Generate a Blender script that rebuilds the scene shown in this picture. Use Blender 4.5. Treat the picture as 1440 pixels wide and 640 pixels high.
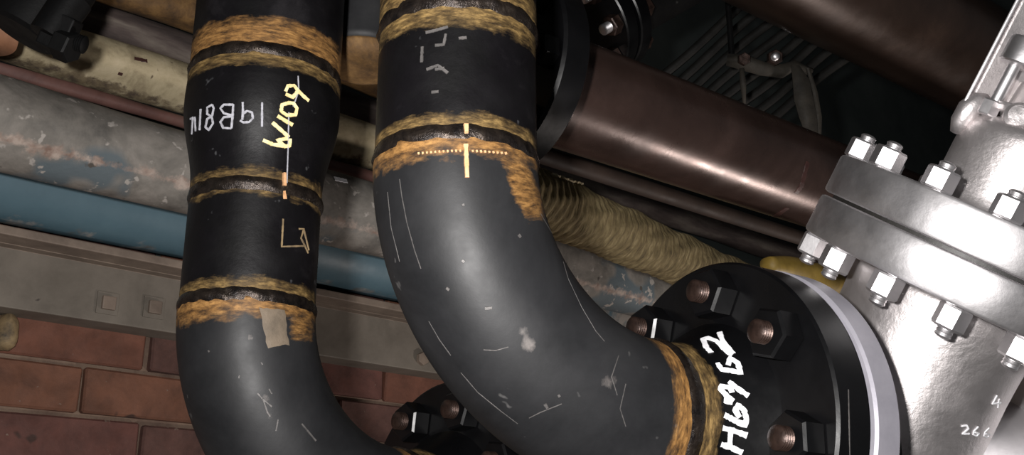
import bpy, bmesh, math, random
from mathutils import Vector, Matrix
from mathutils.bvhtree import BVHTree
random.seed(7)
for o in list(bpy.data.objects): bpy.data.objects.remove(o)
SC = bpy.context.scene
COL = SC.collection
# ------------------------------------------------------------------ camera
FPX = 1500.0; PITCH = math.radians(18)
CAM = Vector((0, 0, 1.5))
FW = Vector((0, math.cos(PITCH), math.sin(PITCH)))
UP = Vector((0, -math.sin(PITCH), math.cos(PITCH)))
RT = Vector((1, 0, 0))
cd = bpy.data.cameras.new('camera'); cam = bpy.data.objects.new('camera', cd); COL.objects.link(cam)
cam.location = CAM; cam.rotation_euler = (math.pi/2 + PITCH, 0, 0)
cd.sensor_width = 36; cd.lens = 36*FPX/1440; cd.clip_start = .01
SC.camera = cam
# ------------------------------------------------------------------ light
w = bpy.data.worlds.new('world'); SC.world = w; w.use_nodes = True
w.node_tree.nodes['Background'].inputs[0].default_value = (.95, .97, 1, 1)
w.node_tree.nodes['Background'].inputs[1].default_value = .085
def area(name, loc, target, size, power, col):
    l = bpy.data.lights.new(name, 'AREA'); l.size = size; l.energy = power; l.color = col
    o = bpy.data.objects.new(name, l); COL.objects.link(o); o.location = loc
    o.rotation_euler = (Vector(target)-Vector(loc)).to_track_quat('-Z', 'Y').to_euler(); return o
area('camera_flash', CAM+Vector((-.07, .0, .05)), CAM+FW*2+RT*.15, .03, 15.0, (1, .97, .95))
# a work lamp standing on the floor under the pipes: draws the streak low on the brown pipes
area('work_lamp', (1.12, 1.66, .98), (.25, 1.15, 1.95), .10, 9, (1, .90, .84))
SC.view_settings.view_transform = 'Standard'; SC.view_settings.look = 'None'
SC.view_settings.gamma = 1; SC.view_settings.use_curve_mapping = False
SC.view_settings.exposure = 0.0

def ray(px, py): return FW + RT*((px-720)/FPX) + UP*((320-py)/FPX)
def P(px, py, d): return CAM + ray(px, py)*d
def proj(X):
    v = Vector(X)-CAM; d = v.dot(FW); return 720+FPX*v.dot(RT)/d, 320-FPX*v.dot(UP)/d, d

# ------------------------------------------------------------------ materials
def ramp(nt, fac, stops):
    r = nt.nodes.new('ShaderNodeValToRGB'); e = r.color_ramp.elements
    while len(e) < len(stops): e.new(.5)
    for i, (p, c) in enumerate(stops):
        e[i].position = p; e[i].color = (c[0], c[1], c[2], 1) if not isinstance(c, (int, float)) else (c, c, c, 1)
    nt.links.new(fac, r.inputs[0]); return r.outputs[0]
def noise(nt, vec, scale, detail=5, rough=.6, dist=0):
    n = nt.nodes.new('ShaderNodeTexNoise'); n.inputs['Scale'].default_value = scale
    n.inputs['Detail'].default_value = detail; n.inputs['Roughness'].default_value = rough
    n.inputs['Distortion'].default_value = dist; nt.links.new(vec, n.inputs['Vector']); return n.outputs[0]
def mix(nt, fac, a, b):
    m = nt.nodes.new('ShaderNodeMix'); m.data_type = 'RGBA'
    for s, v in ((m.inputs[0], fac), (m.inputs[6], a), (m.inputs[7], b)):
        if isinstance(v, (tuple, list)): s.default_value = (v[0], v[1], v[2], 1)
        elif isinstance(v, (int, float)): s.default_value = v if s is m.inputs[0] or s.type == 'VALUE' else (v, v, v, 1)
        else: nt.links.new(v, s)
    return m.outputs[2]
def math_(nt, op, a, b=0, clamp=False):
    m = nt.nodes.new('ShaderNodeMath'); m.operation = op; m.use_clamp = clamp
    for i, v in enumerate((a, b)):
        if isinstance(v, (int, float)): m.inputs[i].default_value = v
        else: nt.links.new(v, m.inputs[i])
    return m.outputs[0]
def mapping(nt, out, scale):
    m = nt.nodes.new('ShaderNodeMapping'); m.inputs['Scale'].default_value = scale
    nt.links.new(out, m.inputs['Vector']); return m.outputs[0]

MATS = {}
def mat(name, stops, scale=12, rough=(.4, .6), metal=0, bump=.15, bscale=60, stretch=None, rust=None, vary=False,
        spots=None, attr2=None, spec=.5, uv=False, bdist=.002, wave=None):
    """stops: colour ramp over noise; rust: (dark, light) colours mixed in by the 'rust' attribute;
    attr2: colour stops mixed by 'dirt' attribute; spots: (colour, scale, threshold)"""
    m = bpy.data.materials.new(name); m.use_nodes = True; nt = m.node_tree; MATS[name] = m
    b = nt.nodes['Principled BSDF']; tc = nt.nodes.new('ShaderNodeTexCoord')
    vec = tc.outputs['UV'] if uv else tc.outputs['Object']
    if stretch: vec = mapping(nt, vec, stretch)
    if vary:                                  # each brick gets its own piece of the pattern
        oi = nt.nodes.new('ShaderNodeObjectInfo'); va = nt.nodes.new('ShaderNodeVectorMath'); va.operation = 'ADD'
        nt.links.new(vec, va.inputs[0]); nt.links.new(math_(nt, 'MULTIPLY', oi.outputs['Random'], 37.0), va.inputs[1]); vec = va.outputs[0]
    n1 = noise(nt, vec, scale, 8, .65, .3)
    c = ramp(nt, n1, stops)
    rr = ramp(nt, noise(nt, vec, scale*2.3, 4), [(.3, rough[0]), (.7, rough[1])])
    met = metal
    if spots:
        for col, sc, th in spots:
            s = ramp(nt, noise(nt, vec, sc, 3, .6), [(th, 0.0), (th+.04, 1.0)])
            c = mix(nt, s, c, col)
    if attr2:
        a = nt.nodes.new('ShaderNodeAttribute'); a.attribute_name = 'dirt'
        f = math_(nt, 'ADD', a.outputs['Fac'], math_(nt, 'MULTIPLY', math_(nt, 'SUBTRACT', noise(nt, vec, scale*2, 8, .7), .5), 1.1))
        f = ramp(nt, f, [(.42, 0.0), (.58, 1.0)])
        c = mix(nt, f, c, ramp(nt, noise(nt, vec, scale*3, 6), attr2))
    if rust:
        a = nt.nodes.new('ShaderNodeAttribute'); a.attribute_name = 'rust'
        uvv = mapping(nt, tc.outputs['UV'], (18, 160, 1))
        streak = noise(nt, uvv, 1.0, 6, .7)
        f = math_(nt, 'ADD', a.outputs['Fac'], math_(nt, 'MULTIPLY', math_(nt, 'SUBTRACT', streak, .5), .9))
        f = math_(nt, 'ADD', f, math_(nt, 'MULTIPLY', math_(nt, 'SUBTRACT', noise(nt, vec, 60, 5), .5), .6))
        f = ramp(nt, f, [(.38, 0.0), (.72, 1.0)])
        rc = ramp(nt, noise(nt, uvv, 1.7, 7, .7), [(.34, rust[0]), (.5, rust[1]), (.66, rust[2])])
        c = mix(nt, f, c, rc)
        rr = mix(nt, f, rr, .6)
    nt.links.new(c, b.inputs['Base Color']); nt.links.new(rr, b.inputs['Roughness'])
    b.inputs['Metallic'].default_value = met
    b.inputs['Specular IOR Level'].default_value = spec
    if bump:
        bp = nt.nodes.new('ShaderNodeBump'); bp.inputs['Strength'].default_value = bump; bp.inputs['Distance'].default_value = bdist
        h = noise(nt, vec, bscale, 6, .65)
        nt.links.new(h, bp.inputs['Height']); nt.links.new(bp.outputs[0], b.inputs['Normal'])
    return m
RUST = ((.028, .015, .007), (.17, .085, .026), (.36, .19, .06))
RUSTD = ((.022, .014, .007), (.11, .07, .026), (.27, .175, .065))
M_elbow = mat('scuffed_charcoal_paint', [(.3, (.005, .0053, .006)), (.52, (.014, .0142, .0155)), (.66, (.022, .022, .023)), (.82, (.06, .058, .057))], 8, (.46, .66), 0, .06, 90, rust=RUST,
              spots=[((.075, .073, .072), 40, .70)], spec=.34, attr2=[(.35, (.07, .066, .064)), (.6, (.17, .15, .14))])
M_black = mat('glossy_black_pipe_paint', [(.3, (.002, .002, .002)), (.56, (.0035, .003, .0038)), (.8, (.022, .020, .022))], 12, (.34, .55), 0, .2, 70, rust=RUSTD,
              spots=[((.05, .05, .053), 45, .68)], spec=.25)
M_black2 = mat('black_pipe_paint_orange_rust', [(.3, (.002, .002, .002)), (.56, (.0035, .003, .0038)), (.8, (.022, .020, .022))], 12, (.34, .55), 0, .2, 70, rust=RUST, spec=.35)
M_blackf = mat('black_flange_enamel', [(.3, (.0015, .0015, .0018)), (.7, (.0035, .0035, .004))], 12, (.26, .42), 0, .08, 40, spec=.32, rust=RUSTD)
M_nutb = mat('blackened_stud_steel', [(.35, (.014, .009, .008)), (.7, (.075, .045, .035))], 60, (.3, .45), .6, .2, 200)
M_weld = mat('weld_metal', [(.35, (.012, .010, .010)), (.6, (.045, .034, .027)), (.8, (.18, .15, .12))], 70, (.2, .42), .7, .6, 160)
M_steel = mat('brushed_stainless', [(.3, (.60, .585, .595)), (.7, (.76, .74, .75))], 18, (.36, .46), .96, .10, 120, stretch=(1, 1, 1))
M_cast = mat('cast_stainless', [(.3, (.56, .525, .525)), (.7, (.74, .70, .695))], 14, (.38, .52), .90, .35, 130)
M_grey = mat('lavender_grey_primer', [(.3, (.30, .29, .33)), (.7, (.40, .385, .43))], 25, (.45, .6), .3, .1, 90)
M_brown = mat('oxidised_copper_brown', [(.25, (.028, .017, .014)), (.55, (.058, .035, .029)), (.8, (.10, .062, .052))], 9, (.24, .36), .45, .08, 60, spots=[((.015, .008, .008), 16, .70)])
M_brown2 = mat('dark_russet_brown', [(.25, (.022, .014, .011)), (.6, (.046, .028, .021)), (.85, (.09, .055, .04))], 7, (.28, .42), .4, .08, 60)
M_dpipe = mat('sooty_brown_paint', [(.3, (.015, .010, .008)), (.7, (.04, .026, .02))], 9, (.55, .75), 0, .2, 60, spec=.25)
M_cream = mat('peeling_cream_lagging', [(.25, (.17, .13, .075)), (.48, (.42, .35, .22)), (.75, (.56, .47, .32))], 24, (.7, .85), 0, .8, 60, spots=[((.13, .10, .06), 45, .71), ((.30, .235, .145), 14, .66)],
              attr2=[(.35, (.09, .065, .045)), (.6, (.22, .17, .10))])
M_rope = mat('ochre_wrapped_lagging', [(.3, (.06, .042, .018)), (.5, (.17, .125, .055)), (.72, (.33, .26, .135))], 22, (.75, .9), 0, .9, 70, uv=True, stretch=(.5, 9, 1), bdist=.003)
M_greyp = mat('dusty_grey_lagging', [(.28, (.075, .07, .064)), (.5, (.18, .165, .145)), (.75, (.31, .28, .25))], 16, (.6, .8), 0, .7, 50,
              attr2=[(.35, (.20, .13, .10)), (.6, (.42, .34, .29))], spots=[((.10, .125, .138), 5, .61), ((.36, .33, .30), 40, .62), ((.07, .06, .05), 28, .68)])
M_blue = mat('blue_painted_lagging', [(.25, (.06, .10, .12)), (.5, (.075, .135, .168)), (.8, (.095, .165, .20))], 8, (.45, .6), 0, .15, 60,
             attr2=[(.35, (.10, .09, .08)), (.6, (.34, .31, .28))])
M_beam = mat('dusty_steel_beam_paint', [(.25, (.10, .085, .068)), (.5, (.165, .142, .116)), (.8, (.225, .195, .16))], 9, (.55, .75), 0, .15, 80,
             spots=[((.05, .04, .035), 30, .72)])
M_ledge = mat('brown_beam_edge_paint', [(.25, (.11, .083, .065)), (.6, (.24, .185, .145)), (.8, (.32, .255, .205))], 15, (.5, .7), 0, .2, 80)
M_red = mat('dull_red_pipe_paint', [(.3, (.075, .035, .03)), (.6, (.155, .075, .062)), (.8, (.12, .09, .07))], 14, (.5, .7), 0, .3, 60)
M_mauve = mat('mauve_grey_lagging', [(.3, (.035, .026, .025)), (.52, (.12, .09, .08)), (.7, (.24, .20, .165))], 14, (.6, .8), 0, .4, 60, stretch=(.35, .35, 2.5))
M_orange = mat('flaking_rust', [(.3, (.025, .014, .007)), (.5, (.13, .068, .022)), (.75, (.30, .17, .055))], 25, (.7, .9), 0, .7, 70)
M_gold = mat('mustard_yellow_paint', [(.3, (.11, .07, .012)), (.6, (.25, .165, .03))], 20, (.5, .7), 0, .3, 60)
M_dark = mat('grimy_black_metal', [(.3, (.0018, .0018, .002)), (.7, (.005, .005, .005))], 12, (.5, .7), 0, .3, 60, spots=[((.03, .03, .028), 30, .72)], spec=.15)
M_cable = mat('black_cable_rubber', [(.3, (.004, .004, .0035)), (.7, (.015, .014, .012))], 12, (.45, .6), 0, .2, 60)
M_panel = mat('dark_green_wall_paint', [(.3, (.018, .024, .024)), (.7, (.038, .047, .044))], 3, (.6, .8), 0, .2, 30)
M_fibre = mat('dirty_fibre_tape', [(.3, (.011, .009, .006)), (.7, (.034, .028, .02))], 30, (.7, .9), 0, .4, 90)
M_mortar = mat('dirty_lime_mortar', [(.3, (.10, .06, .045)), (.55, (.21, .145, .105)), (.8, (.33, .25, .18))], 12, (.8, .95), 0, .5, 120)
M_conc = mat('grey_concrete', [(.3, (.14, .135, .13)), (.7, (.24, .23, .22))], 4, (.7, .9), 0, .3, 60)
M_ceil = mat('sooty_ceiling', [(.3, (.02, .02, .018)), (.7, (.05, .048, .042))], 3, (.8, .95), 0, .3, 40)
M_bricks = [mat('red_brick_face_'+n, [(.25, tuple(v*.32 for v in c)), (.5, tuple(v*.68 for v in c)), (.78, tuple(min(1, v*1.05) for v in c))], 16, (.7, .9), 0, .5, 110,
                spots=[((.20, .14, .11), 55, .70), ((.05, .024, .018), 14, .66)], vary=True) for n, c in (('rust', (.20, .078, .048)), ('wine', (.165, .065, .05)), ('orange', (.22, .092, .053)), ('dark', (.14, .064, .05)))]
M_white = mat('white_chalk_line', [(.3, (.22, .22, .24)), (.6, (.42, .42, .46))], 300, (.7, .9), 0, .3, 300)
M_wbright = mat('white_paint_marker_and_glint', [(.3, (.75, .75, .78)), (.6, (.92, .92, .95))], 200, (.6, .8), 0, .2, 300)
M_yellow = mat('yellow_paint_marker', [(.3, (.66, .50, .20)), (.6, (.92, .78, .42))], 160, (.6, .8), 0, .2, 300)
M_tan = mat('tan_masking_tape', [(.3, (.10, .078, .055)), (.7, (.175, .135, .095))], 60, (.6, .8), 0, .3, 200)
M_scrape = mat('bare_scrape', [(.3, (.05, .048, .047)), (.7, (.12, .11, .105))], 60, (.45, .6), .2, .3, 200)
M_ochre = mat('ochre_overspray', [(.3, (.06, .045, .03)), (.5, (.22, .155, .08)), (.72, (.36, .26, .13))], 50, (.6, .8), 0, .3, 200)
M_stripe = mat('orange_alignment_paint', [(.3, (.48, .24, .10)), (.7, (.72, .42, .22))], 90, (.6, .8), 0, .3, 200)
M_black_mark = mat('dark_marker_smear', [(.3, (.03, .012, .01)), (.7, (.07, .03, .025))], 40, (.3, .5), 0, 0, 100)

# ------------------------------------------------------------------ object helpers
def thing(name, loc, label, cat, group=None, struct=False):
    o = bpy.data.objects.new(name, None); COL.objects.link(o); o.location = loc; o.empty_display_size = .02
    if struct: o['kind'] = 'structure'
    if label: o['label'] = label
    if cat: o['category'] = cat
    if group: o['group'] = group
    return o
WLOC = {}
def wl(o):
    v = Vector((0, 0, 0))
    while o: v += o.location; o = o.parent
    return v
def mesh_obj(name, verts, faces, m, parent=None, smooth=True, attrs=None, uvs=None, label=None, origin=None, bevel=0):
    """verts in world space; the object is placed at origin (or the parent's place)"""
    base = wl(parent) if parent else Vector((0, 0, 0))
    if origin is None: origin = base if parent else sum((Vector(v) for v in verts), Vector())/len(verts)
    origin = Vector(origin)
    me = bpy.data.meshes.new(name); me.from_pydata([Vector(v)-origin for v in verts], [], faces); me.update()
    if smooth: me.polygons.foreach_set('use_smooth', [True]*len(me.polygons))
    if attrs:
        for k, vals in attrs.items():
            a = me.attributes.new(k, 'FLOAT', 'POINT'); a.data.foreach_set('value', vals)
    if uvs:
        uvl = me.uv_layers.new(name='UVMap')
        for lp in me.loops: uvl.data[lp.index].uv = uvs[lp.vertex_index]
    me.materials.append(m)
    o = bpy.data.objects.new(name, me); COL.objects.link(o)
    if parent: o.parent = parent; o.location = origin-base
    else: o.location = origin
    if label: o['label'] = label
    if bevel:
        bm = bmesh.new(); bm.from_mesh(me)
        es = [e for e in bm.edges if len(e.link_faces) == 2 and e.calc_face_angle(0) > .6]
        bmesh.ops.bevel(bm, geom=es, offset=bevel, segments=2, affect='EDGES', profile=.6)
        bm.to_mesh(me); bm.free()
    return o
def frames(pts):
    T = [((pts[min(i+1, len(pts)-1)]-pts[max(i-1, 0)])).normalized() for i in range(len(pts))]
    ref = Vector((0, 0, 1)) if abs(T[0].z) < .8 else Vector((1, 0, 0))
    n = (ref - T[0]*ref.dot(T[0])).normalized(); out = []
    for t in T:
        n = (n - t*n.dot(t)).normalized(); out.append((t, n, t.cross(n)))
    return out
def sweep(name, pts, radii, m, parent=None, seg=64, caps=True, rust=None, dirt=None, lump=None, **kw):
    """round skin along a centre line; rust(s, ang, point), dirt(...) give vertex attributes; lump displaces"""
    pts = [Vector(p) for p in pts]; fr = frames(pts); V = []; F = []; R = []; D = []; UVs = []
    s = 0
    for i, p in enumerate(pts):
        if i: s += (p-pts[i-1]).length
        r0 = radii[i] if isinstance(radii, (list, tuple)) else radii
        for k in range(seg):
            a = 2*math.pi*k/seg; t, n, bb = fr[i]; d = n*math.cos(a)+bb*math.sin(a)
            r = r0 + (lump(s, a) if lump else 0)
            q = p + d*r; V.append(q); UVs.append((a/(2*math.pi), s))
            R.append(rust(s, a, q) if rust else 0.0); D.append(dirt(s, a, q) if dirt else 0.0)
    n = len(pts)
    for i in range(n-1):
        for k in range(seg):
            k2 = (k+1) % seg; F.append((i*seg+k, i*seg+k2, (i+1)*seg+k2, (i+1)*seg+k))
    if caps: F.append(tuple(range(seg-1, -1, -1))); F.append(tuple((n-1)*seg+k for k in range(seg)))
    return mesh_obj(name, V, F, m, parent, attrs={'rust': R, 'dirt': D}, uvs=UVs, **kw)
def line(a, b, n): a = Vector(a); b = Vector(b); return [a.lerp(b, i/(n-1)) for i in range(n)]
def lathe(name, c, ax, prof, m, parent=None, seg=64, sharp=True, rustf=None, **kw):
    """profile of (along axis, radius), revolved; corners stay crisp by splitting"""
    c = Vector(c); ax = Vector(ax).normalized()
    ref = Vector((0, 0, 1)) if abs(ax.z) < .8 else Vector((1, 0, 0))
    n = (ref-ax*ref.dot(ax)).normalized(); b = ax.cross(n); V = []; F = []; UVs = []; RS = []
    for (h, r) in prof:
        for k in range(seg):
            a = 2*math.pi*k/seg; V.append(c+ax*h+(n*math.cos(a)+b*math.sin(a))*max(r, 1e-4)); UVs.append((k/seg, h)); RS.append(rustf(h) if rustf else 0.0)
    for i in range(len(prof)-1):
        for k in range(seg):
            k2 = (k+1) % seg; F.append((i*seg+k, i*seg+k2, (i+1)*seg+k2, (i+1)*seg+k))
    if prof[0][1] > 1e-3: F.append(tuple(range(seg-1, -1, -1)))
    if prof[-1][1] > 1e-3: F.append(tuple((len(prof)-1)*seg+k for k in range(seg)))
    o = mesh_obj(name, V, F, m, parent, uvs=UVs, attrs={'rust': RS, 'dirt': [0.0]*len(V)}, **kw)
    if sharp:
        bm = bmesh.new(); bm.from_mesh(o.data); bmesh.ops.recalc_face_normals(bm, faces=bm.faces)
        for e in bm.edges:
            if len(e.link_faces) == 2 and e.calc_face_angle(0) > .5: e.smooth = False
        bm.to_mesh(o.data); bm.free()
    return o
def box(name, c, ux, uy, uz, m, parent=None, bevel=.002, **kw):
    """box about c with half-extent vectors"""
    V = [c+ux*i+uy*j+uz*k for i in (-1, 1) for j in (-1, 1) for k in (-1, 1)]
    F = [(0, 1, 3, 2), (4, 6, 7, 5), (0, 4, 5, 1), (2, 3, 7, 6), (0, 2, 6, 4), (1, 5, 7, 3)]
    return mesh_obj(name, V, F, m, parent, smooth=False, bevel=bevel, **kw)
def hexnut(name, c, ax, af, h, m, parent, rot=0, **kw):
    c = Vector(c); ax = Vector(ax).normalized(); R = af/math.sqrt(3)
    ref = Vector((0, 0, 1)) if abs(ax.z) < .8 else Vector((1, 0, 0))
    n = (ref-ax*ref.dot(ax)).normalized(); b = ax.cross(n); V = []; F = []
    lv = [(0, R*.93), (h*.08, R), (h*.9, R), (h, R*.9)]
    for (z, r) in lv:
        for k in range(6):
            a = rot+math.pi/3*k; V.append(c+ax*z+(n*math.cos(a)+b*math.sin(a))*r)
    for i in range(3):
        for k in range(6):
            k2 = (k+1) % 6; F.append((i*6+k, i*6+k2, i*6+6+k2, i*6+6+k))
    F.append((5, 4, 3, 2, 1, 0)); F.append(tuple(18+k for k in range(6)))
    return mesh_obj(name, V, F, m, parent, smooth=False, origin=c, **kw)
def stud(name, c, ax, r, h, m, parent, **kw):
    pr = [(0, r)]; z = 0                                            # threaded, domed end
    while z < h-.004:
        pr += [(z+.0007, r), (z+.0014, r*.9)]; z += .0021
    pr += [(h-.002, r), (h-.0008, r*.8), (h, r*.45), (h, .0001)]
    return lathe(name, c, ax, pr, m, parent, seg=20, origin=c, **kw)
def rand_lump(amp, ka, ks, seed):
    rd = random.Random(seed); ph = [(rd.uniform(0, 6.28), rd.randint(1, ka), rd.uniform(.3, 1)*ks) for _ in range(7)]
    return lambda s, a: amp*sum(math.sin(p+k*a+q*s) for p, k, q in ph)/3
def hitter(o):
    bpy.context.view_layer.update()
    me = o.data; L = wl(o)
    return BVHTree.FromPolygons([v.co+L for v in me.vertices], [tuple(p.vertices) for p in me.polygons])
def strokes(name, tree, polys, width, m, parent, lift=.0007, **kw):
    """hand-drawn strokes laid on a surface: each polyline becomes a thin raised ribbon"""
    V = []; F = []
    for poly in polys:
        pts = []
        for (a, b) in zip(poly[:-1], poly[1:]):
            n = max(2, int(math.hypot(b[0]-a[0], b[1]-a[1])/3)+1)
            pts += [(a[0]+(b[0]-a[0])*i/n, a[1]+(b[1]-a[1])*i/n) for i in range(n)]
        pts.append(poly[-1]); H = []
        for q in pts:
            loc, no, _, _ = tree.ray_cast(CAM, ray(*q).normalized())
            if loc is not None:
                if no.dot(ray(*q)) > 0: no = -no
                H.append((loc, no))
        if len(H) < 2: continue
        st = len(V)
        for i, (l, no) in enumerate(H):
            t = (H[min(i+1, len(H)-1)][0]-H[max(i-1, 0)][0])
            if t.length < 1e-7: t = Vector((0, 0, 1))
            t.normalize(); sd = no.cross(t).normalized()
            ww = width*(.8+.35*random.random())*.5
            V += [l-sd*ww+no*.0001, l-sd*ww*.8+no*lift, l+sd*ww*.8+no*lift, l+sd*ww+no*.0001]
        for i in range(len(H)-1):
            for j in range(3):
                a = st+i*4+j; F.append((a, a+1, a+5, a+4))
        F.append((st, st+1, st+2, st+3)); e = st+(len(H)-1)*4; F.append((e+3, e+2, e+1, e))
    return mesh_obj(name, V, F, m, parent, smooth=False, **kw)
def patch(name, tree, outline, m, parent, lift=.0006, n=7, **kw):
    """a thin flat patch (tape, bare scrape) given by four corners, draped on a surface"""
    (ax_, ay), (bx_, by), (cx, cy), (dx, dy) = outline; V = []; F = []
    for j in range(n+1):
        for i in range(n+1):
            u = i/n; v = j/n; jit = (random.random()-.5)*2.2
            x = (1-v)*((1-u)*ax_+u*bx_)+v*((1-u)*dx+u*cx); y = (1-v)*((1-u)*ay+u*by)+v*((1-u)*dy+u*cy)
            if i in (0, n): x += jit
            if j in (0, n): y += jit
            loc, no, _, _ = tree.ray_cast(CAM, ray(x, y).normalized())
            if loc is None: loc = P(x, y, 1); no = -FW
            if no.dot(ray(x, y)) > 0: no = -no
            edge = i in (0, n) or j in (0, n)
            V.append(loc+no*(.0001 if edge else lift))
    for j in range(n):
        for i in range(n):
            a = j*(n+1)+i; F.append((a, a+1, a+n+2, a+n+1))
    return mesh_obj(name, V, F, m, parent, **kw)

# ------------------------------------------------------------------ room frame
def azdir(vpx):            # horizontal direction whose vanishing point is at x = vpx
    c = (vpx-720)/FPX*math.cos(PITCH); L = math.hypot(1, c); return Vector((c/L, 1/L, 0))
U = azdir(2450); N = Vector((U.y, -U.x, 0)); Z = Vector((0, 0, 1))   # along the wall, out of the wall
W0 = P(0, 490, 1.52)
def on_wall(px, py, off):
    r = ray(px, py); t = (W0+N*off-CAM).dot(N)/r.dot(N); return CAM+r*t
def struct(name, *a, **k):
    o = box(name, *a, **k); o['kind'] = 'structure'; return o
zjoint = on_wall(0, 498, 0).z; BP = .0752; BL = .2245
# brick wall: mortar bed as the structure, every brick a child
zsp = zjoint+BP*1.6
cw = W0+U*1.1+N*(-.09); cw.z = zsp/2
wall = box('wall_left', cw, U*2.3, N*.08, Z*(zsp/2), M_mortar, bevel=0); wall['kind'] = 'structure'
cw2 = W0+U*1.1+N*(-.09); cw2.z = (3.8+zsp)/2
struct('wall_left', cw2, U*2.3, N*.08, Z*((3.8-zsp)/2), M_panel, bevel=0)
t_row1 = (on_wall(212, 470, 0)-W0).dot(U); t_row2 = (on_wall(116, 540, 0)-W0).dot(U)
print('row offset', t_row1, t_row2, [proj(W0+U*(t_row1+BL*k)+Z*(zjoint-W0.z+.04))[0] for k in (-1, 0, 1, 2, 3)])
def brick_mesh(i):
    rd = random.Random(i); hx, hy, hz = (BL-.0085)/2, .0105, (BP-.0080)/2
    bm = bmesh.new(); bmesh.ops.create_cube(bm, size=2)
    for v in bm.verts:
        v.co = Vector((v.co.x*hx, v.co.y*hy, v.co.z*hz)) + Vector([rd.uniform(-.0015, .0015) for _ in range(3)])
    bmesh.ops.bevel(bm, geom=list(bm.edges), offset=.003, segments=1, affect='EDGES')
    me = bpy.data.meshes.new('brick'); bm.to_mesh(me); bm.free(); me.materials.append(M_bricks[i % 4]); return me
bmeshes = [brick_mesh(i) for i in range(12)]
rotz = math.atan2(U.y, U.x)
for row in range(-5, 3):
    base = t_row1 if row % 2 == 0 else t_row2
    zc = zjoint + BP*(row+.5)
    for k in range(-3, 8):
        b = bpy.data.objects.new('brick', random.choice(bmeshes)); COL.objects.link(b); b.parent = wall
        c = W0+U*(base+BL*(k+.5)+random.uniform(-.002, .002))+N*(-.0085+random.uniform(-.002, .002)); c.z = zc
        b.location = c-wall.location; b.rotation_euler = (random.uniform(-.006, .006), random.uniform(-.004, .004), rotz)
# pale plug of mortar at left of the top course
lump = rand_lump(.004, 4, 60, 3)
c0 = on_wall(9, 466, .01)
sweep('mortar_plug', line(c0-Z*.028, c0+Z*.028, 9), [.006, .014, .017, .018, .018, .018, .017, .013, .005], M_ochre, wall, 20, lump=lump, label='rounded tan lump of mortar on the top brick course')
# floor, ceiling, far walls
FL = struct('floor', Vector((.5, 1.4, -.05)), Vector((3.4, 0, 0)), Vector((0, 3.4, 0)), Z*.05, M_conc, bevel=0)
CL = struct('ceiling', Vector((.5, 1.4, 3.85)), Vector((3.4, 0, 0)), Vector((0, 3.4, 0)), Z*.05, M_ceil, bevel=0)
cB = W0+U*3.45; cB.z = 1.9
struct('wall_back', cB+N*1.2, U*.05, N*1.35, Z*1.9, M_panel, bevel=0)

# ------------------------------------------------------------------ services along the wall
def along(x, ytop, ybot, off, vpx=2450):
    """centre point and radius of a straight pipe running at vpx's direction that shows between ytop and ybot at x"""
    d = azdir(vpx); mid = (ytop+ybot)/2; c = on_wall(x, mid, off); slope = (807-mid)/(vpx-x)
    r = (ybot-ytop)/2*math.cos(math.atan(slope))*proj(c)[2]/FPX; return c, r, d
def bgpipe(name, x, yt, yb, off, a, b, m, label, cat, vpx=2450, group=None, n=60, lumpf=None, dirt=None, rust=None, seg=64):
    c, r, d = along(x, yt, yb, off, vpx)
    o = sweep(name, line(c+d*a, c+d*b, n), r, m, None, seg, lump=lumpf, dirt=dirt, rust=rust, origin=c+d*a)
    if label: o['label'] = label; o['category'] = cat
    if group: o['group'] = group
    return o, c, r, d
def facing(c, d, pt):     # cosine between the surface normal at pt and straight down
    v = (pt-c); v = v-d*v.dot(d); return v.normalized()
# cream lagged pipe
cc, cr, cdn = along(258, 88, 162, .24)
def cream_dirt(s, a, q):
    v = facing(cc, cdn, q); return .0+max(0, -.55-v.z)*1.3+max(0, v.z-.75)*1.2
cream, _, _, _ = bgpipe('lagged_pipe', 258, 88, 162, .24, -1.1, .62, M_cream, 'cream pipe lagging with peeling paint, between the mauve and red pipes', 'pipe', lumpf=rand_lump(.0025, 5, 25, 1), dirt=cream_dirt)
tr = hitter(cream)
strokes('paint_chip', tr, [[(189, 82), (207, 86)]], .006, M_black_mark, cream, label='small dark scar in the cream paint')
strokes('paint_chip', tr, [[(166, 103), (172, 105)]], .005, M_black_mark, cream)
# mauve grey pipe above
bgpipe('lagged_pipe', 258, 46, 98, .10, -1.1, 2.6, M_mauve, 'mauve-grey dusty pipe running just above the cream pipe', 'pipe', lumpf=rand_lump(.003, 4, 18, 2))
# rusty orange pipe at the very top left
bgpipe('rusted_pipe', 200, -60, 24, .22, -.8, .45, M_orange, 'flaking orange rusted pipe at the top edge, left of the black pipes', 'pipe', lumpf=rand_lump(.004, 5, 30, 5))
# thin red pipe
bgpipe('thin_red_pipe', 258, 163, 181, .24, -1.1, 2.6, M_red, 'thin dull red pipe squeezed between the cream and grey lagging', 'pipe', lumpf=rand_lump(.001, 4, 30, 6))
# grey lagged pipe
gc, gr, gdn = along(258, 181, 300, .30)
def grey_dirt(s, a, q):
    v = facing(gc, gdn, q); return .0+max(0, 1-abs(v.z+.62)/.36)*.58
greyp, _, _, _ = bgpipe('lagged_pipe', 258, 181, 300, .30, -1.1, 2.7, M_greyp, 'wide dusty grey lagged pipe above the blue pipe', 'pipe', lumpf=rand_lump(.003, 4, 14, 8), dirt=grey_dirt, n=110)
strokes('painted_glint', hitter(greyp), [[(470, 251), (488, 255)]], .009, M_wbright, greyp, label='small white flash glint, painted on')  # flash hotspot on the lagging, laid on as a white stroke
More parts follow.
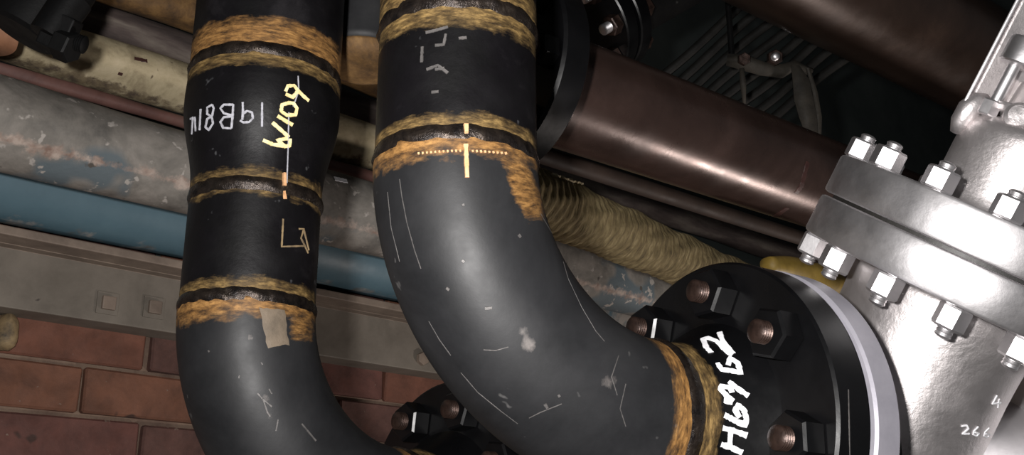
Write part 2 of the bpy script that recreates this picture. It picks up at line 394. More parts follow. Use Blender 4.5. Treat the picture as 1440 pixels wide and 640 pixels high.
# blue lagged pipe
bc, br, bdn = along(258, 252, 364, .10)
def blue_dirt(s, a, q):
    px, py, _ = proj(q); v = facing(bc, bdn, q); return max(0, -.70-v.z)*1.5+.55*max(0, min(1, (s-1.62)/.3))
bgpipe('lagged_pipe', 258, 252, 364, .10, -1.1, 2.7, M_blue, 'blue painted lagged pipe just above the steel beam', 'pipe', lumpf=rand_lump(.0015, 3, 10, 9), dirt=blue_dirt, n=110)
# ochre wrapped length behind the large pipe: tapering, spiral wound, on the same line
dR = azdir(2000); r0c = on_wall(778, 290, .58)
L1 = .82
def rope_l(s, a):
    return .0022*math.sin(2*math.pi*s/.0155+a*1.0+.6*math.sin(3*a))+.0016*math.sin(s*37+2*a)+.001*math.sin(9*a+s*80)
rr0 = 43*math.cos(.3)*proj(r0c)[2]/FPX
rope = sweep('wrapped_pipe', line(r0c-dR*.16, r0c+dR*L1, 420), [rr0*(1.02-.10*i/419) for i in range(420)], M_rope, None, 56, lump=rope_l, origin=r0c-dR*.16)
rope['label'] = 'ochre cord-wrapped pipe under the large brown pipe'; rope['category'] = 'pipe'
pale = strokes('pale_bead', hitter(rope), [[(776, 246), (830, 263), (880, 281), (930, 297), (970, 311)]], .006, M_cream, rope, lift=.003, label='pale ragged bead along the upper side')
# ------------------------------------------------------------------ beam on the wall
beam = thing('steel_beam', on_wall(0, 430, .02), 'dusty grey steel beam with projecting upper lip, bolted above the brickwork', 'beam')
def wz(x, y, off): return on_wall(x, y, off).z
# plate: bottom edge at y=430 (x=0), top hidden behind the lip
zb = wz(0, 431, .055); zt = wz(0, 318, .055)
bl, bh = -.6, 2.6
cP = W0+U*((bl+bh)/2)+N*.0275; cP.z = (zb+zt)/2
box('web', cP, U*((bh-bl)/2), N*.0275, Z*((zt-zb)/2), M_beam, beam, bevel=.002)
zl1 = wz(0, 329, .115); zl2 = wz(0, 316, .115)
cL = W0+U*((bl+bh)/2)+N*.06; cL.z = (zl1+zl2)/2
box('lip', cL, U*((bh-bl)/2), N*.058, Z*((zl2-zl1)/2), M_ledge, beam, bevel=.002, label='brown projecting lip')
zl3 = wz(0, 330, .085)
zw = wz(0, 341, .075)
cF = W0+U*((bl+bh)/2)+N*.066; cF.z = (zl1+zw)/2
box('fillet_strip', cF, U*((bh-bl)/2), N*.011, Z*(abs(zl1-zw)/2), M_ledge, beam, bevel=.001)
for (x, y) in ((151, 427), (216, 433)):
    c = on_wall(x, y, .055)
    box('washer_plate', c+N*.001, U*.0165, N*.0016, Z*.0165, M_beam, beam, bevel=.0007)
    box('bolt_head', c+N*.0045, U*.010, N*.004, Z*.010, M_ledge, beam, bevel=.0015)
c = on_wall(592, 505, .055); hexnut('bolt_head', c, N, .022, .01, M_ledge, beam)

# ------------------------------------------------------------------ the two welded pipes
def zfront(X0, Y0, r, py):
    return CAM.z+(Y0-r)*math.tan(PITCH+math.atan((320-py)/FPX))
def bead(c, ax, r, parent, seed, wdt=.0075):
    c = Vector(c); ax = Vector(ax).normalized(); ln = [c+ax*(wdt*(i/8-.5)*2) for i in range(9)]
    prof = [math.sin(math.pi*i/8)*.0022-.0006 for i in range(9)]
    lf = rand_lump(.0005, 30, 500, seed)
    return sweep('weld_bead', ln, [r+p_ for p_ in prof], M_weld, parent, 140, caps=False, lump=lambda s, a: lf(s, a)*(.5+.5*math.sin(math.pi*s/(2*wdt))))
def band(cs, hw, lo=.0):       # rust strength near positions cs along the part
    def f(s, a, q):
        v = 0
        for c_, h_, k_ in cs:
            v = max(v, k_*max(0, 1-abs(s-c_)/h_)**.6)
        return v
    return f
def elbow_pts(S, h, z, clr, n=90, end=math.pi/2):
    return [S+h*(clr*(1-math.cos(t)))+z*(clr*math.sin(t)) for t in [end*i/(n-1) for i in range(n)]]
def neck_flange(parent, E, a, phase, R, with_mark, name='neck_flange'):
    """weld neck flange: hub, plate, eight studs with nuts"""
    fl = lathe(name, E, a, [(0, .0568), (.004, .0569), (.008, .0571), (.012, .0573), (.016, .058), (.020, .0588), (.024, .060), (.028, .0615), (.034, .064), (.050, .0735), (.0585, .0785), (.060, .0835),
                            (.0605, R-.002), (.0625, R), (.0905, R), (.0925, R-.002), (.0925, .08), (.094, .08), (.094, .0001)], M_blackf, parent, seg=96, origin=E,
               label='black weld-neck flange', rustf=lambda h_: max(0, 1-h_/.026)**.5*1.05)
    ref = Vector((0, 0, 1)); n = (ref-a*ref.dot(a)).normalized(); b = a.cross(n)
    for k in range(8):
        t = phase+math.pi/4*k; p = E+a*.0605+(n*math.cos(t)+b*math.sin(t))*.100
        hexnut('flange_nut', p, -a, .034, .020, M_blackf, fl, rot=t+.3)
        stud('flange_stud', p-a*.0195, -a, .0086, .011, M_nutb, fl)
    return fl
azc = math.radians(32)
# --- large pipe
S = P(641, 231, .75); Rp = .057
big = thing('welded_pipe', (S.x, S.y, S.z-.17), 'large charcoal pipe bending down to the big black flange, centre', 'pipe')
z1 = zfront(S.x, S.y, Rp, -2)
topz = z1+.45
def r_top(s, a, q): return .95*max(0, 1-abs(q.z-z1)/.030)**.5
def r_sp(s, a, q):
    return max(1.0*max(0, 1-abs(q.z-z1)/.026)**.5, .95*max(0, 1-abs(q.z-S.z)/.019)**.5)
ridge = lambda s, a: .0
sweep('pipe_spool', line((S.x, S.y, S.z), (S.x, S.y, z1), 90), Rp, M_black, big, 96, rust=r_sp)
sweep('pipe_spool', line((S.x, S.y, z1), (S.x, S.y, topz), 60), Rp+.0006, M_black, big, 96, rust=r_top)
bead((S.x, S.y, S.z), Z, Rp, big, 11); bead((S.x, S.y, z1), Z, Rp, big, 12)
h = Vector((math.cos(azc), math.sin(azc), 0)); th = math.radians(2)
EP = elbow_pts(S, h, -Z, .166, 110, math.radians(88.5)); E = EP[-1]; a = h*math.sin(math.radians(88.5))-Z*math.cos(math.radians(88.5))
print('big elbow end', proj(E))
def spray(q, x, y, ux, uy, la, lb):      # elongated overspray patch
    px, py, _ = proj(q); u_ = ((px-x)*ux+(py-y)*uy)/la; v_ = ((px-x)*uy-(py-y)*ux)/lb
    return .8*math.exp(-(u_**4+v_**4)*.8)
def r_el(s, a_, q):
    return max(spray(q, 737, 262, .42, .907, 56, 19), .9*max(0, 1-s/.020)**.6, 1.1*max(0, 1-max(0, (q-E).dot(-a))/.026)**.6)
def blotch(L):
    B_ = []
    for x, y, rp, k in L:
        B_.append((x, y, rp, k))
    def f(s, a_, q):
        px, py, _ = proj(q); v = 0; 
        for x, y, rp, k in B_: v = max(v, k*math.exp(-((px-x)**2+(py-y)**2)/(rp*rp)))
        return v
    return f
# scuffs: bare rubbed places on the paint
scuff = [(742, 484, 17, .52), (735, 466, 13, .5), (700, 430, 30, .34), (660, 400, 26, .33), (790, 560, 20, .3), (640, 500, 30, .3), (770, 330, 22, .3), (600, 300, 20, .28), (690, 370, 30, .3), (860, 540, 22, .3), (610, 380, 18, .3), (575, 330, 14, .33)]
elb = sweep('elbow', EP, Rp+.0008, M_elbow, big, 128, rust=r_el, dirt=blotch(scuff))
bead(E, a, Rp+.0006, big, 13)
fl = neck_flange(big, E, a, math.radians(12), .127, True)
tr = hitter(elb)
strokes('scratch', tr, [[(562, 252), (565, 275), (572, 312), (583, 352), (592, 378)], [(603, 452), (618, 478), (634, 500)], [(648, 524), (672, 552), (704, 578), (728, 596)], [(792, 368), (799, 392), (818, 432), (838, 466), (850, 480)], [(545, 270), (550, 320), (562, 368)], [(870, 500), (860, 530), (868, 556)], [(880, 540), (872, 575), (880, 600)],
                        [(680, 492), (697, 493), (715, 488)], [(744, 588), (760, 580), (790, 568)], [(760, 300), (800, 370)]], .0007, M_scrape, big, lift=.0002)['kind'] = 'stuff'
strokes('paint_speck', tr, [[(650, 366), (653, 369)], [(651, 287), (652, 290)], [(729, 330), (732, 334)], [(628, 405), (632, 408)], [(682, 434), (692, 433)], [(766, 568), (770, 574)], [(785, 555), (787, 558)]], .0022, M_scrape, big)['kind'] = 'stuff'
sp = [o for o in big.children if o.name.startswith('pipe_spool')][0]
tr = hitter(sp)
strokes('chalk_mark', tr, [[(599, 46), (612, 43), (630, 38)], [(612, 64), (624, 63), (627, 48)], [(594, 66), (593, 88)], [(600, 98), (616, 92), (630, 103)], [(612, 98), (625, 96)], [(645, 54), (656, 53)]], .0022, M_scrape, big, label='faint worn chalk figures')
strokes('chalk_mark', tr, [[(607, 130), (617, 129)]], .0022, M_scrape, big)
strokes('alignment_stripe', tr, [[(655, 176), (656, 200)]], .0035, M_stripe, big, lift=.003, label='orange paint line across the weld')
strokes('alignment_stripe', hitter(elb), [[(655, 203), (657, 250)]], .0032, M_stripe, big, lift=.0012)
strokes('stamped_dot', hitter(elb), [[(588+i*5.8, 216-3.5*math.sin((i/21)*3.14)), (590.4+i*5.8, 215.6-3.5*math.sin((i/21)*3.14))] for i in range(22) if i not in (11, 12)], .0018, M_stripe, big, label='row of small pale stamped dots below the weld')['kind'] = 'stuff'
# lettering on the hub: H69 72, reading up
tr = hitter(fl)
# pixel coordinates from a 3.37x enlargement whose corner is (960,450)
def Zm(pts): return [(960+x/3.37, 450+y/3.37) for x, y in pts]
HUB = [Zm([(182, 590), (230, 605), (282, 630)]), Zm([(190, 512), (240, 525), (305, 548)]), Zm([(228, 525), (222, 605)]),
       Zm([(198, 450), (235, 470), (262, 485), (296, 498), (303, 470), (290, 425), (262, 405), (250, 430), (270, 462)]),
       Zm([(195, 380), (235, 392)]), Zm([(240, 385), (205, 355), (180, 330), (185, 315), (225, 320), (235, 345)]), Zm([(218, 292), (260, 325), (312, 360)]),
       Zm([(165, 205), (185, 235), (225, 240), (275, 250), (262, 205), (225, 180), (215, 215)]),
       Zm([(135, 155), (112, 130), (97, 90), (118, 85), (160, 100), (215, 155), (238, 165)]), Zm([(175, 60), (190, 100), (240, 160)])]
strokes('paint_lettering', tr, HUB, .0042, M_wbright, big, label='white hand-painted characters up the flange hub')
strokes('paint_runs', tr, [[(1193, 548), (1195, 640)]], .001, M_scrape, big, lift=.0003)

# --- smaller pipe on the left
S2 = P(348, 437, .914)
sml = thing('welded_pipe', (S2.x, S2.y, S2.z-.17), 'black pipe with reducer, chalked numbers and small elbow, left', 'pipe')
za = zfront(S2.x, S2.y, Rp, 256)          # weld spool / reducer
zc_ = zfront(S2.x, S2.y, .068, 66)        # weld reducer / upper pipe
def rs(zs):
    def f(s, a, q):
        v = 0
        for z0, hw, k in zs: v = max(v, k*max(0, 1-abs(q.z-z0)/hw)**.55)
        return v
    return f
sweep('pipe_spool', line((S2.x, S2.y, S2.z), (S2.x, S2.y, za), 80), Rp, M_black, sml, 96, rust=rs([(S2.z, .020, 1.0), (za, .015, .8)]))
nr = 110; RD = []
for i in range(nr):
    t = i/(nr-1); tt = min(1, max(0, (t-.10)/.62)); tt = tt*tt*(3-2*tt); RD.append(.0572+.0118*tt-.0012*max(0, (t-.8)/.2))
red = sweep('reducer', line((S2.x, S2.y, za), (S2.x, S2.y, zc_), nr), RD, M_black, sml, 96, rust=rs([(za, .02, .8), (zc_, .021, 1.0)]))
RT_ = .0676
UPP = line((S2.x, S2.y, zc_), (S2.x, S2.y, zc_+.5), 130)
sweep('upper_pipe', UPP, RT_, M_black2, sml, 96, rust=rs([(zc_, .037, 1.15)]))
for k_, (zz, rr_) in enumerate(((S2.z, Rp), (za, Rp), (zc_, RT_))): bead((S2.x, S2.y, zz), Z, rr_, sml, 21+k_)
az2 = math.radians(43); h2 = Vector((math.cos(az2), math.sin(az2), 0))
EP2 = elbow_pts(S2, h2, -Z, .162, 100); E2 = EP2[-1]
def r_el2(s, a_, q):
    return max(.8*spray(q, 424, 455, .1, .995, 30, 20), 1.0*max(0, 1-s/.022)**.6, 1.0*max(0, 1-max(0, (q-E2).dot(-h2))/.022)**.6 if (q-E2).dot(-h2) < .022 else 0)
elb2 = sweep('elbow', EP2, Rp+.0008, M_elbow, sml, 128, rust=r_el2, dirt=blotch([(374, 560, 16, .55), (380, 585, 12, .45), (352, 475, 9, .6), (395, 630, 14, .4), (350, 530, 20, .3), (325, 465, 12, .32), (430, 590, 26, .3)]))
bead(E2, h2, Rp+.0006, sml, 27)
neck_flange(sml, E2, h2, math.radians(20), .127, False)
print('small elbow end', proj(E2))
tr = hitter(elb2)
patch('masking_tape', tr, [(365, 433), (400, 436), (406, 485), (376, 489)], M_tan, sml, label='tan square of masking tape')
strokes('paint_speck', tr, [[(293, 493), (295, 495)], [(367, 510), (369, 513)], [(378, 547), (382, 554)], [(362, 553), (370, 562), (376, 580), (380, 586)], [(368, 560), (382, 572)], [(391, 590), (388, 606)], [(337, 528), (336, 532)], [(424, 596), (444, 620)]], .0014, M_scrape, sml)['kind'] = 'stuff'
tr = hitter(red)
# enlargement 3.773x, corner (250,130)
def Zr(pts): return [(250+x/4.922, 130+y/4.922) for x, y in pts]
CH = [Zr([(584, 70), (583, 238)]),
      Zr([(450, 68), (452, 130), (448, 190)]), Zr([(450, 150), (480, 128), (515, 140), (520, 180), (495, 205), (455, 208), (432, 195)]),
      Zr([(385, 82), (380, 165), (372, 250)]), Zr([(385, 85), (320, 85), (296, 110), (320, 145), (380, 160)]), Zr([(378, 165), (320, 172), (296, 205), (315, 245), (372, 250)]),
      Zr([(240, 85), (205, 105), (205, 150), (235, 165), (245, 215), (215, 262), (193, 240), (205, 185), (240, 160), (250, 110), (240, 85)]),
      Zr([(160, 115), (152, 262)]), Zr([(118, 170), (125, 270)]), Zr([(88, 185), (105, 175), (98, 290)])]
strokes('chalk_lettering', tr, CH, .0021, M_white, sml, label='white chalk number 19B810, upside down')
YW = [Zr([(590, 330), (660, 360), (745, 372)]), Zr([(745, 372), (690, 330), (760, 318)]), Zr([(775, 320), (775, 370), (735, 375)]), Zr([(770, 310), (720, 265), (655, 208)]),
      Zr([(690, 162), (735, 190), (795, 225)]),
      Zr([(770, 72), (722, 85), (715, 130), (755, 158), (815, 155), (825, 110), (800, 75), (770, 72)])]
def Z4(pts): return [(240+x/2.91, y/2.91) for x, y in pts]
YW += [Z4([(470, 385), (500, 398), (522, 372), (505, 350), (480, 352), (470, 375)]), Z4([(522, 372), (545, 395), (565, 412)])]
strokes('paint_lettering', tr, YW, .0034, M_yellow, sml, label='yellow painted W104 reading upward')
strokes('chalk_mark', tr, [[(406, 158), (405, 205), (403, 262)], [(419, 107), (420, 128), (412, 150)]], .0011, M_white, sml, label='long thin chalk line beside the yellow lettering')
sp = [o for o in sml.children if o.name.startswith('pipe_spool')][0]
tr = hitter(sp)
strokes('chalk_mark', tr, [[(398, 308), (396, 347), (428, 346)], [(420, 322), (427, 322), (423, 335), (428, 345), (433, 356)], [(427, 323), (434, 352)]], .0016, M_ochre, sml, label='pale chalk angle mark with small chevron')
strokes('alignment_stripe', tr, [[(399, 266), (401, 280)]], .003, M_stripe, sml, lift=.0008)
strokes('alignment_stripe', hitter(red), [[(399, 244), (399, 262)]], .003, M_stripe, sml, lift=.003)

# ------------------------------------------------------------------ stainless valve bolted to the large flange
import mathutils
def unit(v): return Vector(v).normalized()
F0 = E+a*.0965                                  # gasket plane
rayB = ray(1363, 363)
sR, sU = math.sin(math.radians(24.5)), math.cos(math.radians(24.5))
sF = -(sR*(1363-720)/FPX + sU*(320-363)/FPX)
sx = (RT*sR+UP*sU+FW*sF).normalized()            # stem axis
bx = sx.cross(rayB).normalized()
if bx.dot(RT) < 0: bx = -bx                       # along the plate edge, to the right
nx = bx.cross(sx); nx = nx if nx.dot(FW) < 0 else -nx   # towards the viewer
# find the body centre on the pipe axis
t = .05
while proj(F0+a*t)[0] < 1243: t += .002
B = F0+a*t; dB = proj(B)[2]
print('valve body', proj(B), t)
DV = dB-.02
BN = P(1363, 363, DV); pxm = DV/FPX                # metres per pixel there
valve = thing('gate_valve', B-sx*.1, 'polished stainless steel valve with bolted round bonnet flanges, right', 'valve')
lathe('gasket', F0-a*.0025, a, [(0, .105), (.003, .105)], M_cable, valve, seg=64)
lathe('pipe_flange', F0, a, [(0, .08), (.001, .1255), (.003, .1275), (.024, .1275), (.027, .1255), (.027, .080), (.030, .072), (.05, .055), (t, .050)], M_grey, valve, seg=128, label='lavender-grey mating flange')
refn = (Z-a*Z.dot(a)).normalized(); refb = a.cross(refn)
for k in range(8):
    tt = math.radians(12)+math.pi/4*k; p = F0+a*.027+(refn*math.cos(tt)+refb*math.sin(tt))*.100
    hexnut('flange_nut', p, a, .034, .014, M_blackf, valve)
RB = 219*pxm; TH = 58*pxm; gap = 5*pxm
def L_(b, u, n=0): return BN+bx*(b*pxm)+sx*(u*pxm)+nx*(n*pxm)   # valve frame: across, up the stem, towards the viewer
# body shell, turned about the stem axis
prof = [(-60, 139), (-75, 138), (-100, 136), (-130, 134), (-165, 133), (-200, 134), (-250, 136), (-330, 136), (-400, 116), (-440, 100), (-460, 60), (-462, .1)]
pp = []
for (h0, r0), (h1, r1_) in zip(prof[:-1], prof[1:]):
    n_ = max(1, int(abs(h1-h0)/8))
    pp += [(h0+(h1-h0)*i/n_, r0+(r1_-r0)*i/n_) for i in range(n_)]
bl_ = rand_lump(.0009, 5, 60, 40)
body = sweep('valve_body', [L_(0, h_) for h_, _ in pp], [r_*pxm for _, r_ in pp], M_cast, valve, 120, lump=bl_)
for nm, c, dr in (('bonnet_plate', BN+sx*(gap/2), 1), ('body_plate', BN-sx*(gap/2), -1)):
    lathe(nm, c, sx*dr, [(0, .03), (0, RB-.003), (.0012, RB-.0006), (.003, RB), (TH-.003, RB), (TH-.001, RB-.001), (TH, RB-.003), (TH, .03)], M_steel, valve, seg=128)
lathe('gasket', BN-sx*gap/2, sx, [(0, RB*.93), (gap, RB*.93)], M_cable, valve, seg=96)
NB = 14; BCR = 199*pxm
def flat_to(ax_, d, jit=0):               # turn that sets a flat of a nut towards d
    ref = Vector((0, 0, 1)) if abs(ax_.z) < .8 else Vector((1, 0, 0))
    n = (ref-ax_*ref.dot(ax_)).normalized(); b = ax_.cross(n); return math.atan2(d.dot(b), d.dot(n))-math.pi/6+jit
for k in range(NB):
    tt = math.radians(17)+2*math.pi*k/NB
    o_ = (-bx*math.cos(tt)+nx*math.sin(tt))*BCR
    pt = BN+o_+sx*(gap/2+TH); pb = BN+o_-sx*(gap/2+TH)
    hexnut('bonnet_nut', pt, sx, 37*pxm, 28*pxm, M_steel, valve, rot=flat_to(sx, nx-bx*.12, .12*math.sin(k*1.7)))
    stud('bonnet_stud', pt+sx*(28*pxm), sx, 11*pxm, 10*pxm, M_steel, valve)
    hexnut('bonnet_nut', pb, -sx, 37*pxm, 30*pxm, M_steel, valve, rot=flat_to(-sx, nx-bx*.12, .12*math.cos(k*2.3)))
    stud('bonnet_stud', pb-sx*(30*pxm), -sx, 11*pxm, 13*pxm, M_steel, valve)
# bonnet: a straight drum with a fillet at the plate and a rounded shoulder
bp = [(58, 104), (64, 98), (72, 94), (84, 92), (110, 91), (140, 91), (165, 90), (178, 86), (186, 78), (190, 66), (192, 40)]
sweep('bonnet', [L_(0, u) for u, _ in bp], [r_*pxm for _, r_ in bp], M_cast, valve, 96, lump=rand_lump(.0009, 5, 50, 41))
lathe('stem_boss', L_(0, 188), sx, [(0, 50*pxm), (.001, 52*pxm), (60*pxm, 48*pxm), (62*pxm, 44*pxm), (62*pxm, 20*pxm)], M_cast, valve, 64)
lathe('valve_stem', L_(0, 240), sx, [(0, 17*pxm), (400*pxm, 17*pxm)], M_steel, valve, 32)
# yoke: two broad arms with a raised outer rim
for sg in (-1, 1):
    def bar(nm, b0, b1, u0, u1, n0, n1, m):
        lo = L_(b0*sg, u0, n0); return box(nm, (L_(b0*sg, u0, n0)+L_(b1*sg, u1, n1))/2, bx*(abs(b1-b0)/2*pxm), sx*((u1-u0)/2*pxm), nx*(abs(n1-n0)/2*pxm), m, valve, bevel=.0018)
    bar('yoke_arm', 96, 101, 165, 560, -30, 46, M_steel)
    bt = (bx*math.cos(.5)+nx*math.sin(.5)*-1); nt_ = sx.cross(bt).normalized()
    box('yoke_web', L_(sg*70, 380, 10), bt*(30*pxm), sx*(180*pxm), nt_*(5*pxm), M_cast, valve, bevel=.0018)
    # lug at the foot of the arm
    sweep('yoke_lug', [L_(sg*92, 150, 28), L_(sg*92, 165, 34), L_(sg*90, 185, 36), L_(sg*84, 200, 34), L_(sg*76, 208, 28)], [8*pxm, 14*pxm, 16*pxm, 14*pxm, 7*pxm], M_cast, valve, 28)
    # gland bolt: lower nut, rod, big cylindrical head
    hexnut('gland_nut', L_(sg*66, 184, 48), sx, 24*pxm, 22*pxm, M_steel, valve, rot=.2)
    lathe('gland_rod', L_(sg*63, 205, 48), sx, [(0, 8.5*pxm), (70*pxm, 8.5*pxm)], M_steel, valve, 24)
    lathe('bolt_head', L_(sg*58, 258, 48), sx, [(0, 18*pxm), (.001, 25*pxm), (4*pxm, 27*pxm), (34*pxm, 27*pxm), (38*pxm, 25*pxm), (39*pxm, 10*pxm)], M_steel, valve, 40)
    lathe('boss', L_(sg*28, 196, 66), (nx+sx*.25), [(-20*pxm, 20*pxm), (4*pxm, 19*pxm), (8*pxm, 14*pxm), (9*pxm, .0001)], M_cast, valve, 32)
lathe('gland_flange', L_(0, 196, 0), sx, [(0, 76*pxm), (2*pxm, 80*pxm), (12*pxm, 80*pxm), (14*pxm, 76*pxm), (14*pxm, 20*pxm)], M_cast, valve, 64)
# outlet side of the valve
lathe('outlet_neck', B+a*.04, a, [(0, .052), (.08, .052), (.10, .06), (.101, .127), (.13, .127), (.131, .06)], M_steel, valve, 72)
tr = hitter(body)
mk = lambda x, y, sc, gl: [[(x+u_*sc, y+v_*sc) for u_, v_ in s_] for s_ in gl]
G4 = [[(.6, 0), (.1, .9), (1.0, .8)], [(.8, .4), (.7, 1.3)]]
G2 = [[(0, .1), (.6, 0), (.8, .4), (.1, 1.0), (.9, 1.0)]]
G6 = [[(.7, 0), (.2, .5), (.1, .9), (.5, 1.1), (.8, .8), (.3, .65)]]
strokes('marked_number', tr, mk(1394, 556, 13, G4)+mk(1352, 598, 12, G2)+mk(1367, 600, 12, G6)+mk(1382, 602, 12, G6), .0014, M_wbright, valve, label='white marked figures low on the body')
strokes('dark_mark', hitter([o for o in valve.children if o.name.startswith('body_plate')][0]), [[(1412, 348), (1420, 362), (1428, 378)]], .005, M_black_mark, valve, label='dark mark on the plate rim')

# ------------------------------------------------------------------ brown pipes upper right
dW = azdir(2700)
def brown(name, x, yt, yb, depth, a_, b_, m, label, vpx=2700):
    d = azdir(vpx); mid = (yt+yb)/2; c = P(x, mid, depth); sl = (807-mid)/(vpx-x); r = (yb-yt)/2*math.cos(math.atan(sl))*depth/FPX
    o = sweep(name, line(c+d*a_, c+d*b_, 50), r, m, None, 96, origin=c+d*a_, lump=rand_lump(.0004, 3, 10, int(x)))
    o['label'] = label; o['category'] = 'pipe'; return o, c, r, d
dpb = azdir(2700); cpb = P(800, 133, 1.15)
bf = thing('brown_pipe', cpb-dpb*.11, 'glossy copper-brown pipe with black end flange, from the centre to the stainless valve', 'pipe')
r1 = 83*math.cos(math.atan(674/1900))*1.15/FPX; d1 = dpb; c1 = cpb
pb1 = sweep('pipe_run', line(c1-d1*.10, c1+d1*2.0, 80), r1, M_brown, bf, 96, lump=rand_lump(.0004, 3, 10, 800))
tr = hitter(pb1)
strokes('dark_mark', tr, [[(1136, 228), (1127, 262), (1119, 272)], [(1088, 306), (1108, 292)]], .008, M_black_mark, bf, label='dark smear on the brown pipe')['kind'] = 'stuff'
pb2, c2, r2, d2 = brown('brown_pipe', 1375, 0, 172, 1.75, -1.0, 2.0, M_brown2, 'dark brown pipe crossing the upper right corner')
# slim dark pipe under it
o, _, _, _ = brown('dark_pipe', 790, 214, 240, 1.32, -.25, 1.9, M_dpipe, 'thin dark brown pipe tucked under the glossy brown pipe', 2600)
# flange at the near end of the brown pipe
FC = P(698, 96, proj(c1)[2]-.085)
RF = 148*proj(FC)[2]/FPX
lathe('flange_disc', FC, d1, [(0, .04), (0, RF-.003), (.003, RF), (.030, RF), (.033, RF-.003), (.034, r1+.006), (.06, r1+.001), (.062, r1*.9)], M_blackf, bf, seg=96)
nn = (Z-d1*Z.dot(d1)).normalized(); nb = d1.cross(nn)
for k in range(8):
    tt = .2+math.pi/4*k; p = FC+(nn*math.cos(tt)+nb*math.sin(tt))*RF*.8
    hexnut('flange_nut', p, -d1, .030, .018, M_blackf, bf); stud('flange_stud', p-d1*.017, -d1, .0085, .014, M_nutb, bf)
# dark elbow between the two pipes, top centre-left
S3 = P(512, 40, 1.13)
mid_ = thing('capped_pipe', S3, 'blue-black pipe with rounded rusty orange end between the two welded pipes', 'pipe')
zb3 = P(505, 108, 1.12).z
sweep('pipe_run', line((S3.x, S3.y, S3.z+.3), (S3.x, S3.y, zb3+.02), 40), .046, M_elbow, mid_, 72)
CP3 = []; RD3 = []
for q_ in range(0, 13):
    t_ = q_/12*math.pi/2; CP3.append(Vector((S3.x, S3.y, zb3+.0195-.0195*math.sin(t_)))); RD3.append(max(.0004, .047*math.cos(t_)**.6))
sweep('end_cap', CP3, RD3, M_orange, mid_, 72, label='rusty orange domed end')
# ------------------------------------------------------------------ black coupling top left with nut
tl = P(60, 4, 1.15); ax_t = unit(RT*.50+UP*1.0+FW*.35)
clamp = thing('bolted_coupling', tl, 'black bolted pipe coupling hanging at the top left corner', 'coupling')
side = unit(ax_t.cross(FW))
lathe('coupling_body', tl-ax_t*.012+side*0, ax_t, [(-.030, .029), (-.030, .036), (-.026, .041), (.02, .042), (.06, .042), (.064, .036), (.12, .034), (.3, .034)], M_dark, clamp, seg=56)
lathe('coupling_ear', P(84, 26, 1.10), ax_t, [(-.024, .008), (-.023, .019), (.026, .020), (.028, .010)], M_dark, clamp, seg=24)
hexnut('coupling_nut', P(83, 60, 1.09), unit(RT*.8+UP*-.35-FW*.2), 0.029, .019, M_dark, clamp, rot=.2)
stud('coupling_stud', P(95, 56, 1.09), unit(RT*.8+UP*-.25), .0095, .020, M_dark, clamp)
box('coupling_lug', P(84, 46, 1.095), unit(RT*.8-UP*.4)*.0145, unit(UP*.9+RT*.4)*.019, FW*.012, M_dark, clamp)
ob = sweep('orange_pipe', line(P(-12, 56, 1.20), P(26, -70, 1.28), 20), .027, M_ledge, None, 40)
ob.data.materials[0] = mat('faded_orange_paint', [(.3, (.20, .09, .045)), (.7, (.36, .18, .10))], 15, (.5, .7), 0, .2, 60)
ob['label'] = 'faded orange pipe at the very top left corner'; ob['category'] = 'pipe'

# ------------------------------------------------------------------ dark clutter, top centre
A0 = P(850, 22, 1.55); dA = unit(P(1040, -80, 1.75)-A0)
bp_ = thing('black_pipe', A0, 'black flanged pipe rising to the upper right behind the brown pipes', 'pipe')
sweep('pipe_run', line(A0, A0+dA*.6, 40), .052, M_dark, bp_, 64)
lathe('flange_disc', A0-dA*.02, dA, [(0, .03), (0, .082), (.002, .084), (.022, .084), (.024, .082), (.024, .05)], M_blackf, bp_, seg=72)
lathe('flange_disc', A0-dA*.05, dA, [(0, .03), (0, .082), (.002, .084), (.022, .084), (.024, .082), (.024, .05)], M_blackf, bp_, seg=72)
n4 = (Z-dA*Z.dot(dA)).normalized(); b4 = dA.cross(n4)
for k in range(8):
    tt = .35+math.pi/4*k; p = A0-dA*.05+(n4*math.cos(tt)+b4*math.sin(tt))*.066
    hexnut('flange_nut', p, -dA, .026, .016, M_nutb, bp_); stud('flange_stud', p-dA*.015, -dA, .008, .015, M_steel, bp_)
    p = A0+dA*.004+(n4*math.cos(tt)+b4*math.sin(tt))*.066; hexnut('flange_nut', p, dA, .026, .016, M_nutb, bp_)
for i in range(8):                                # cable bundle
    p0 = P(905+i*21, 128+i*9.0, 1.95); p1 = P(1040+i*17, 12+i*13.5, 1.99)
    d_ = (p1-p0); q0 = p0-d_*.6; q1 = p1+d_*1.0
    pts_ = [q0.lerp(q1, j/24)+Z*(.004*math.sin(j*.5+i)) for j in range(25)]
    o = sweep('cable', pts_, .0085, M_cable, None, 16, origin=q0)
    nth = ['uppermost', 'second from the top', 'third from the top', 'fourth from the top', 'fourth from the bottom', 'third from the bottom', 'second from the bottom', 'lowest'][i]
    o['label'] = 'black cable in the slanting bundle between the brown pipes, '+nth; o['category'] = 'cable'; o['group'] = 'parallel black cables above the brown pipe'
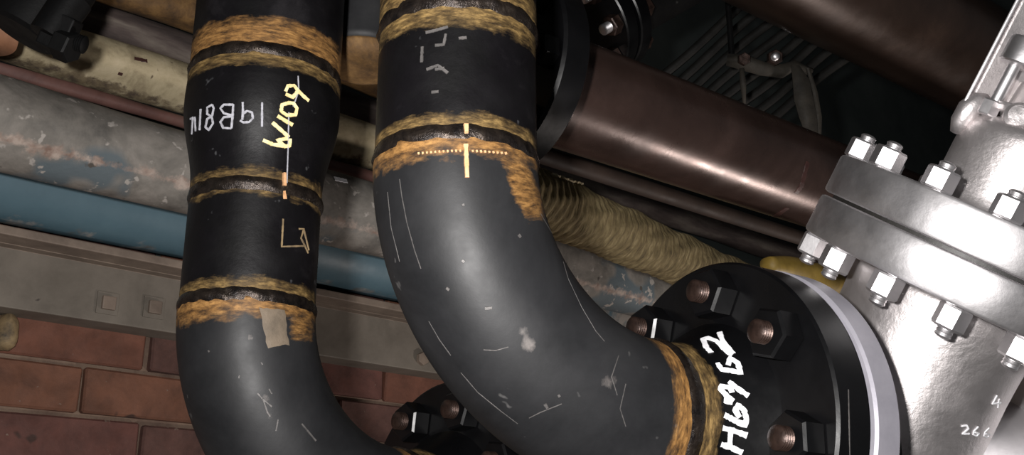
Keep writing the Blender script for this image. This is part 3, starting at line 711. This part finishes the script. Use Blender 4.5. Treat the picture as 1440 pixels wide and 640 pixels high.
# hanger bracket with a hanging strip of fibre tape
H0 = P(1060, 92, 1.72)
hg = thing('pipe_hanger', H0, 'grimy rusty pipe hanger with a trailing fibre strip, between the brown pipes', 'bracket')
sweep('hanger_bar', [P(1022, 84, 1.72), P(1045, 86, 1.715), P(1070, 97, 1.71), P(1100, 100, 1.715), P(1118, 92, 1.72), P(1140, 100, 1.73)], [.009, .013, .011, .010, .008, .006], M_fibre, hg, 20, lump=rand_lump(.002, 4, 90, 50))
hexnut('hanger_nut', P(1088, 82, 1.69), -FW, .022, .014, M_nutb, hg)
stud('hanger_stud', P(1088, 81, 1.68), -FW, .006, .018, M_steel, hg)
hexnut('hanger_nut', P(1045, 84, 1.70), -FW, .018, .012, M_nutb, hg)
lathe('hanger_rod', P(1030, 90, 1.73), Z, [(0, .005), (.5, .005)], M_dark, hg, seg=12)
def strip(pts_, wds, name='fibre_strip'):
    V = []; F = []
    for i, (p_, w_) in enumerate(zip(pts_, wds)):
        for s1 in (-1, 1):
            for s2 in (-1, 1): V.append(p_+RT*w_*s1+FW*.0015*s2)
    for i in range(len(pts_)-1):
        b0 = i*4; F += [(b0, b0+2, b0+6, b0+4), (b0+1, b0+5, b0+7, b0+3), (b0, b0+4, b0+5, b0+1), (b0+2, b0+3, b0+7, b0+6)]
    return mesh_obj(name, V, F, M_fibre, hg)
strip([P(1118, 92, 1.70), P(1126, 112, 1.69), P(1130, 140, 1.69), P(1136, 165, 1.69), P(1141, 188, 1.69)], [.006, .013, .015, .014, .010])
strip([P(1136, 96, 1.70), P(1146, 130, 1.70), P(1151, 165, 1.70), P(1152, 190, 1.70)], [.003, .004, .005, .003])
sweep('fibre_strand', [P(1043, 96, 1.70), P(1045, 120, 1.70), P(1047, 150, 1.70)], [.004, .005, .002], M_fibre, hg, 10)
# mustard painted pipe end below the brown pipe
yb_ = sweep('yellow_pipe', line(P(1078, 372, 1.30), P(1190, 404, 1.42), 24), [.010+.010*math.sin(i/23*3.1) for i in range(24)], M_gold, None, 32, lump=rand_lump(.0015, 4, 60, 60))
yb_['label'] = 'short mustard yellow painted pipe piece below the stainless flange nuts'; yb_['category'] = 'pipe'
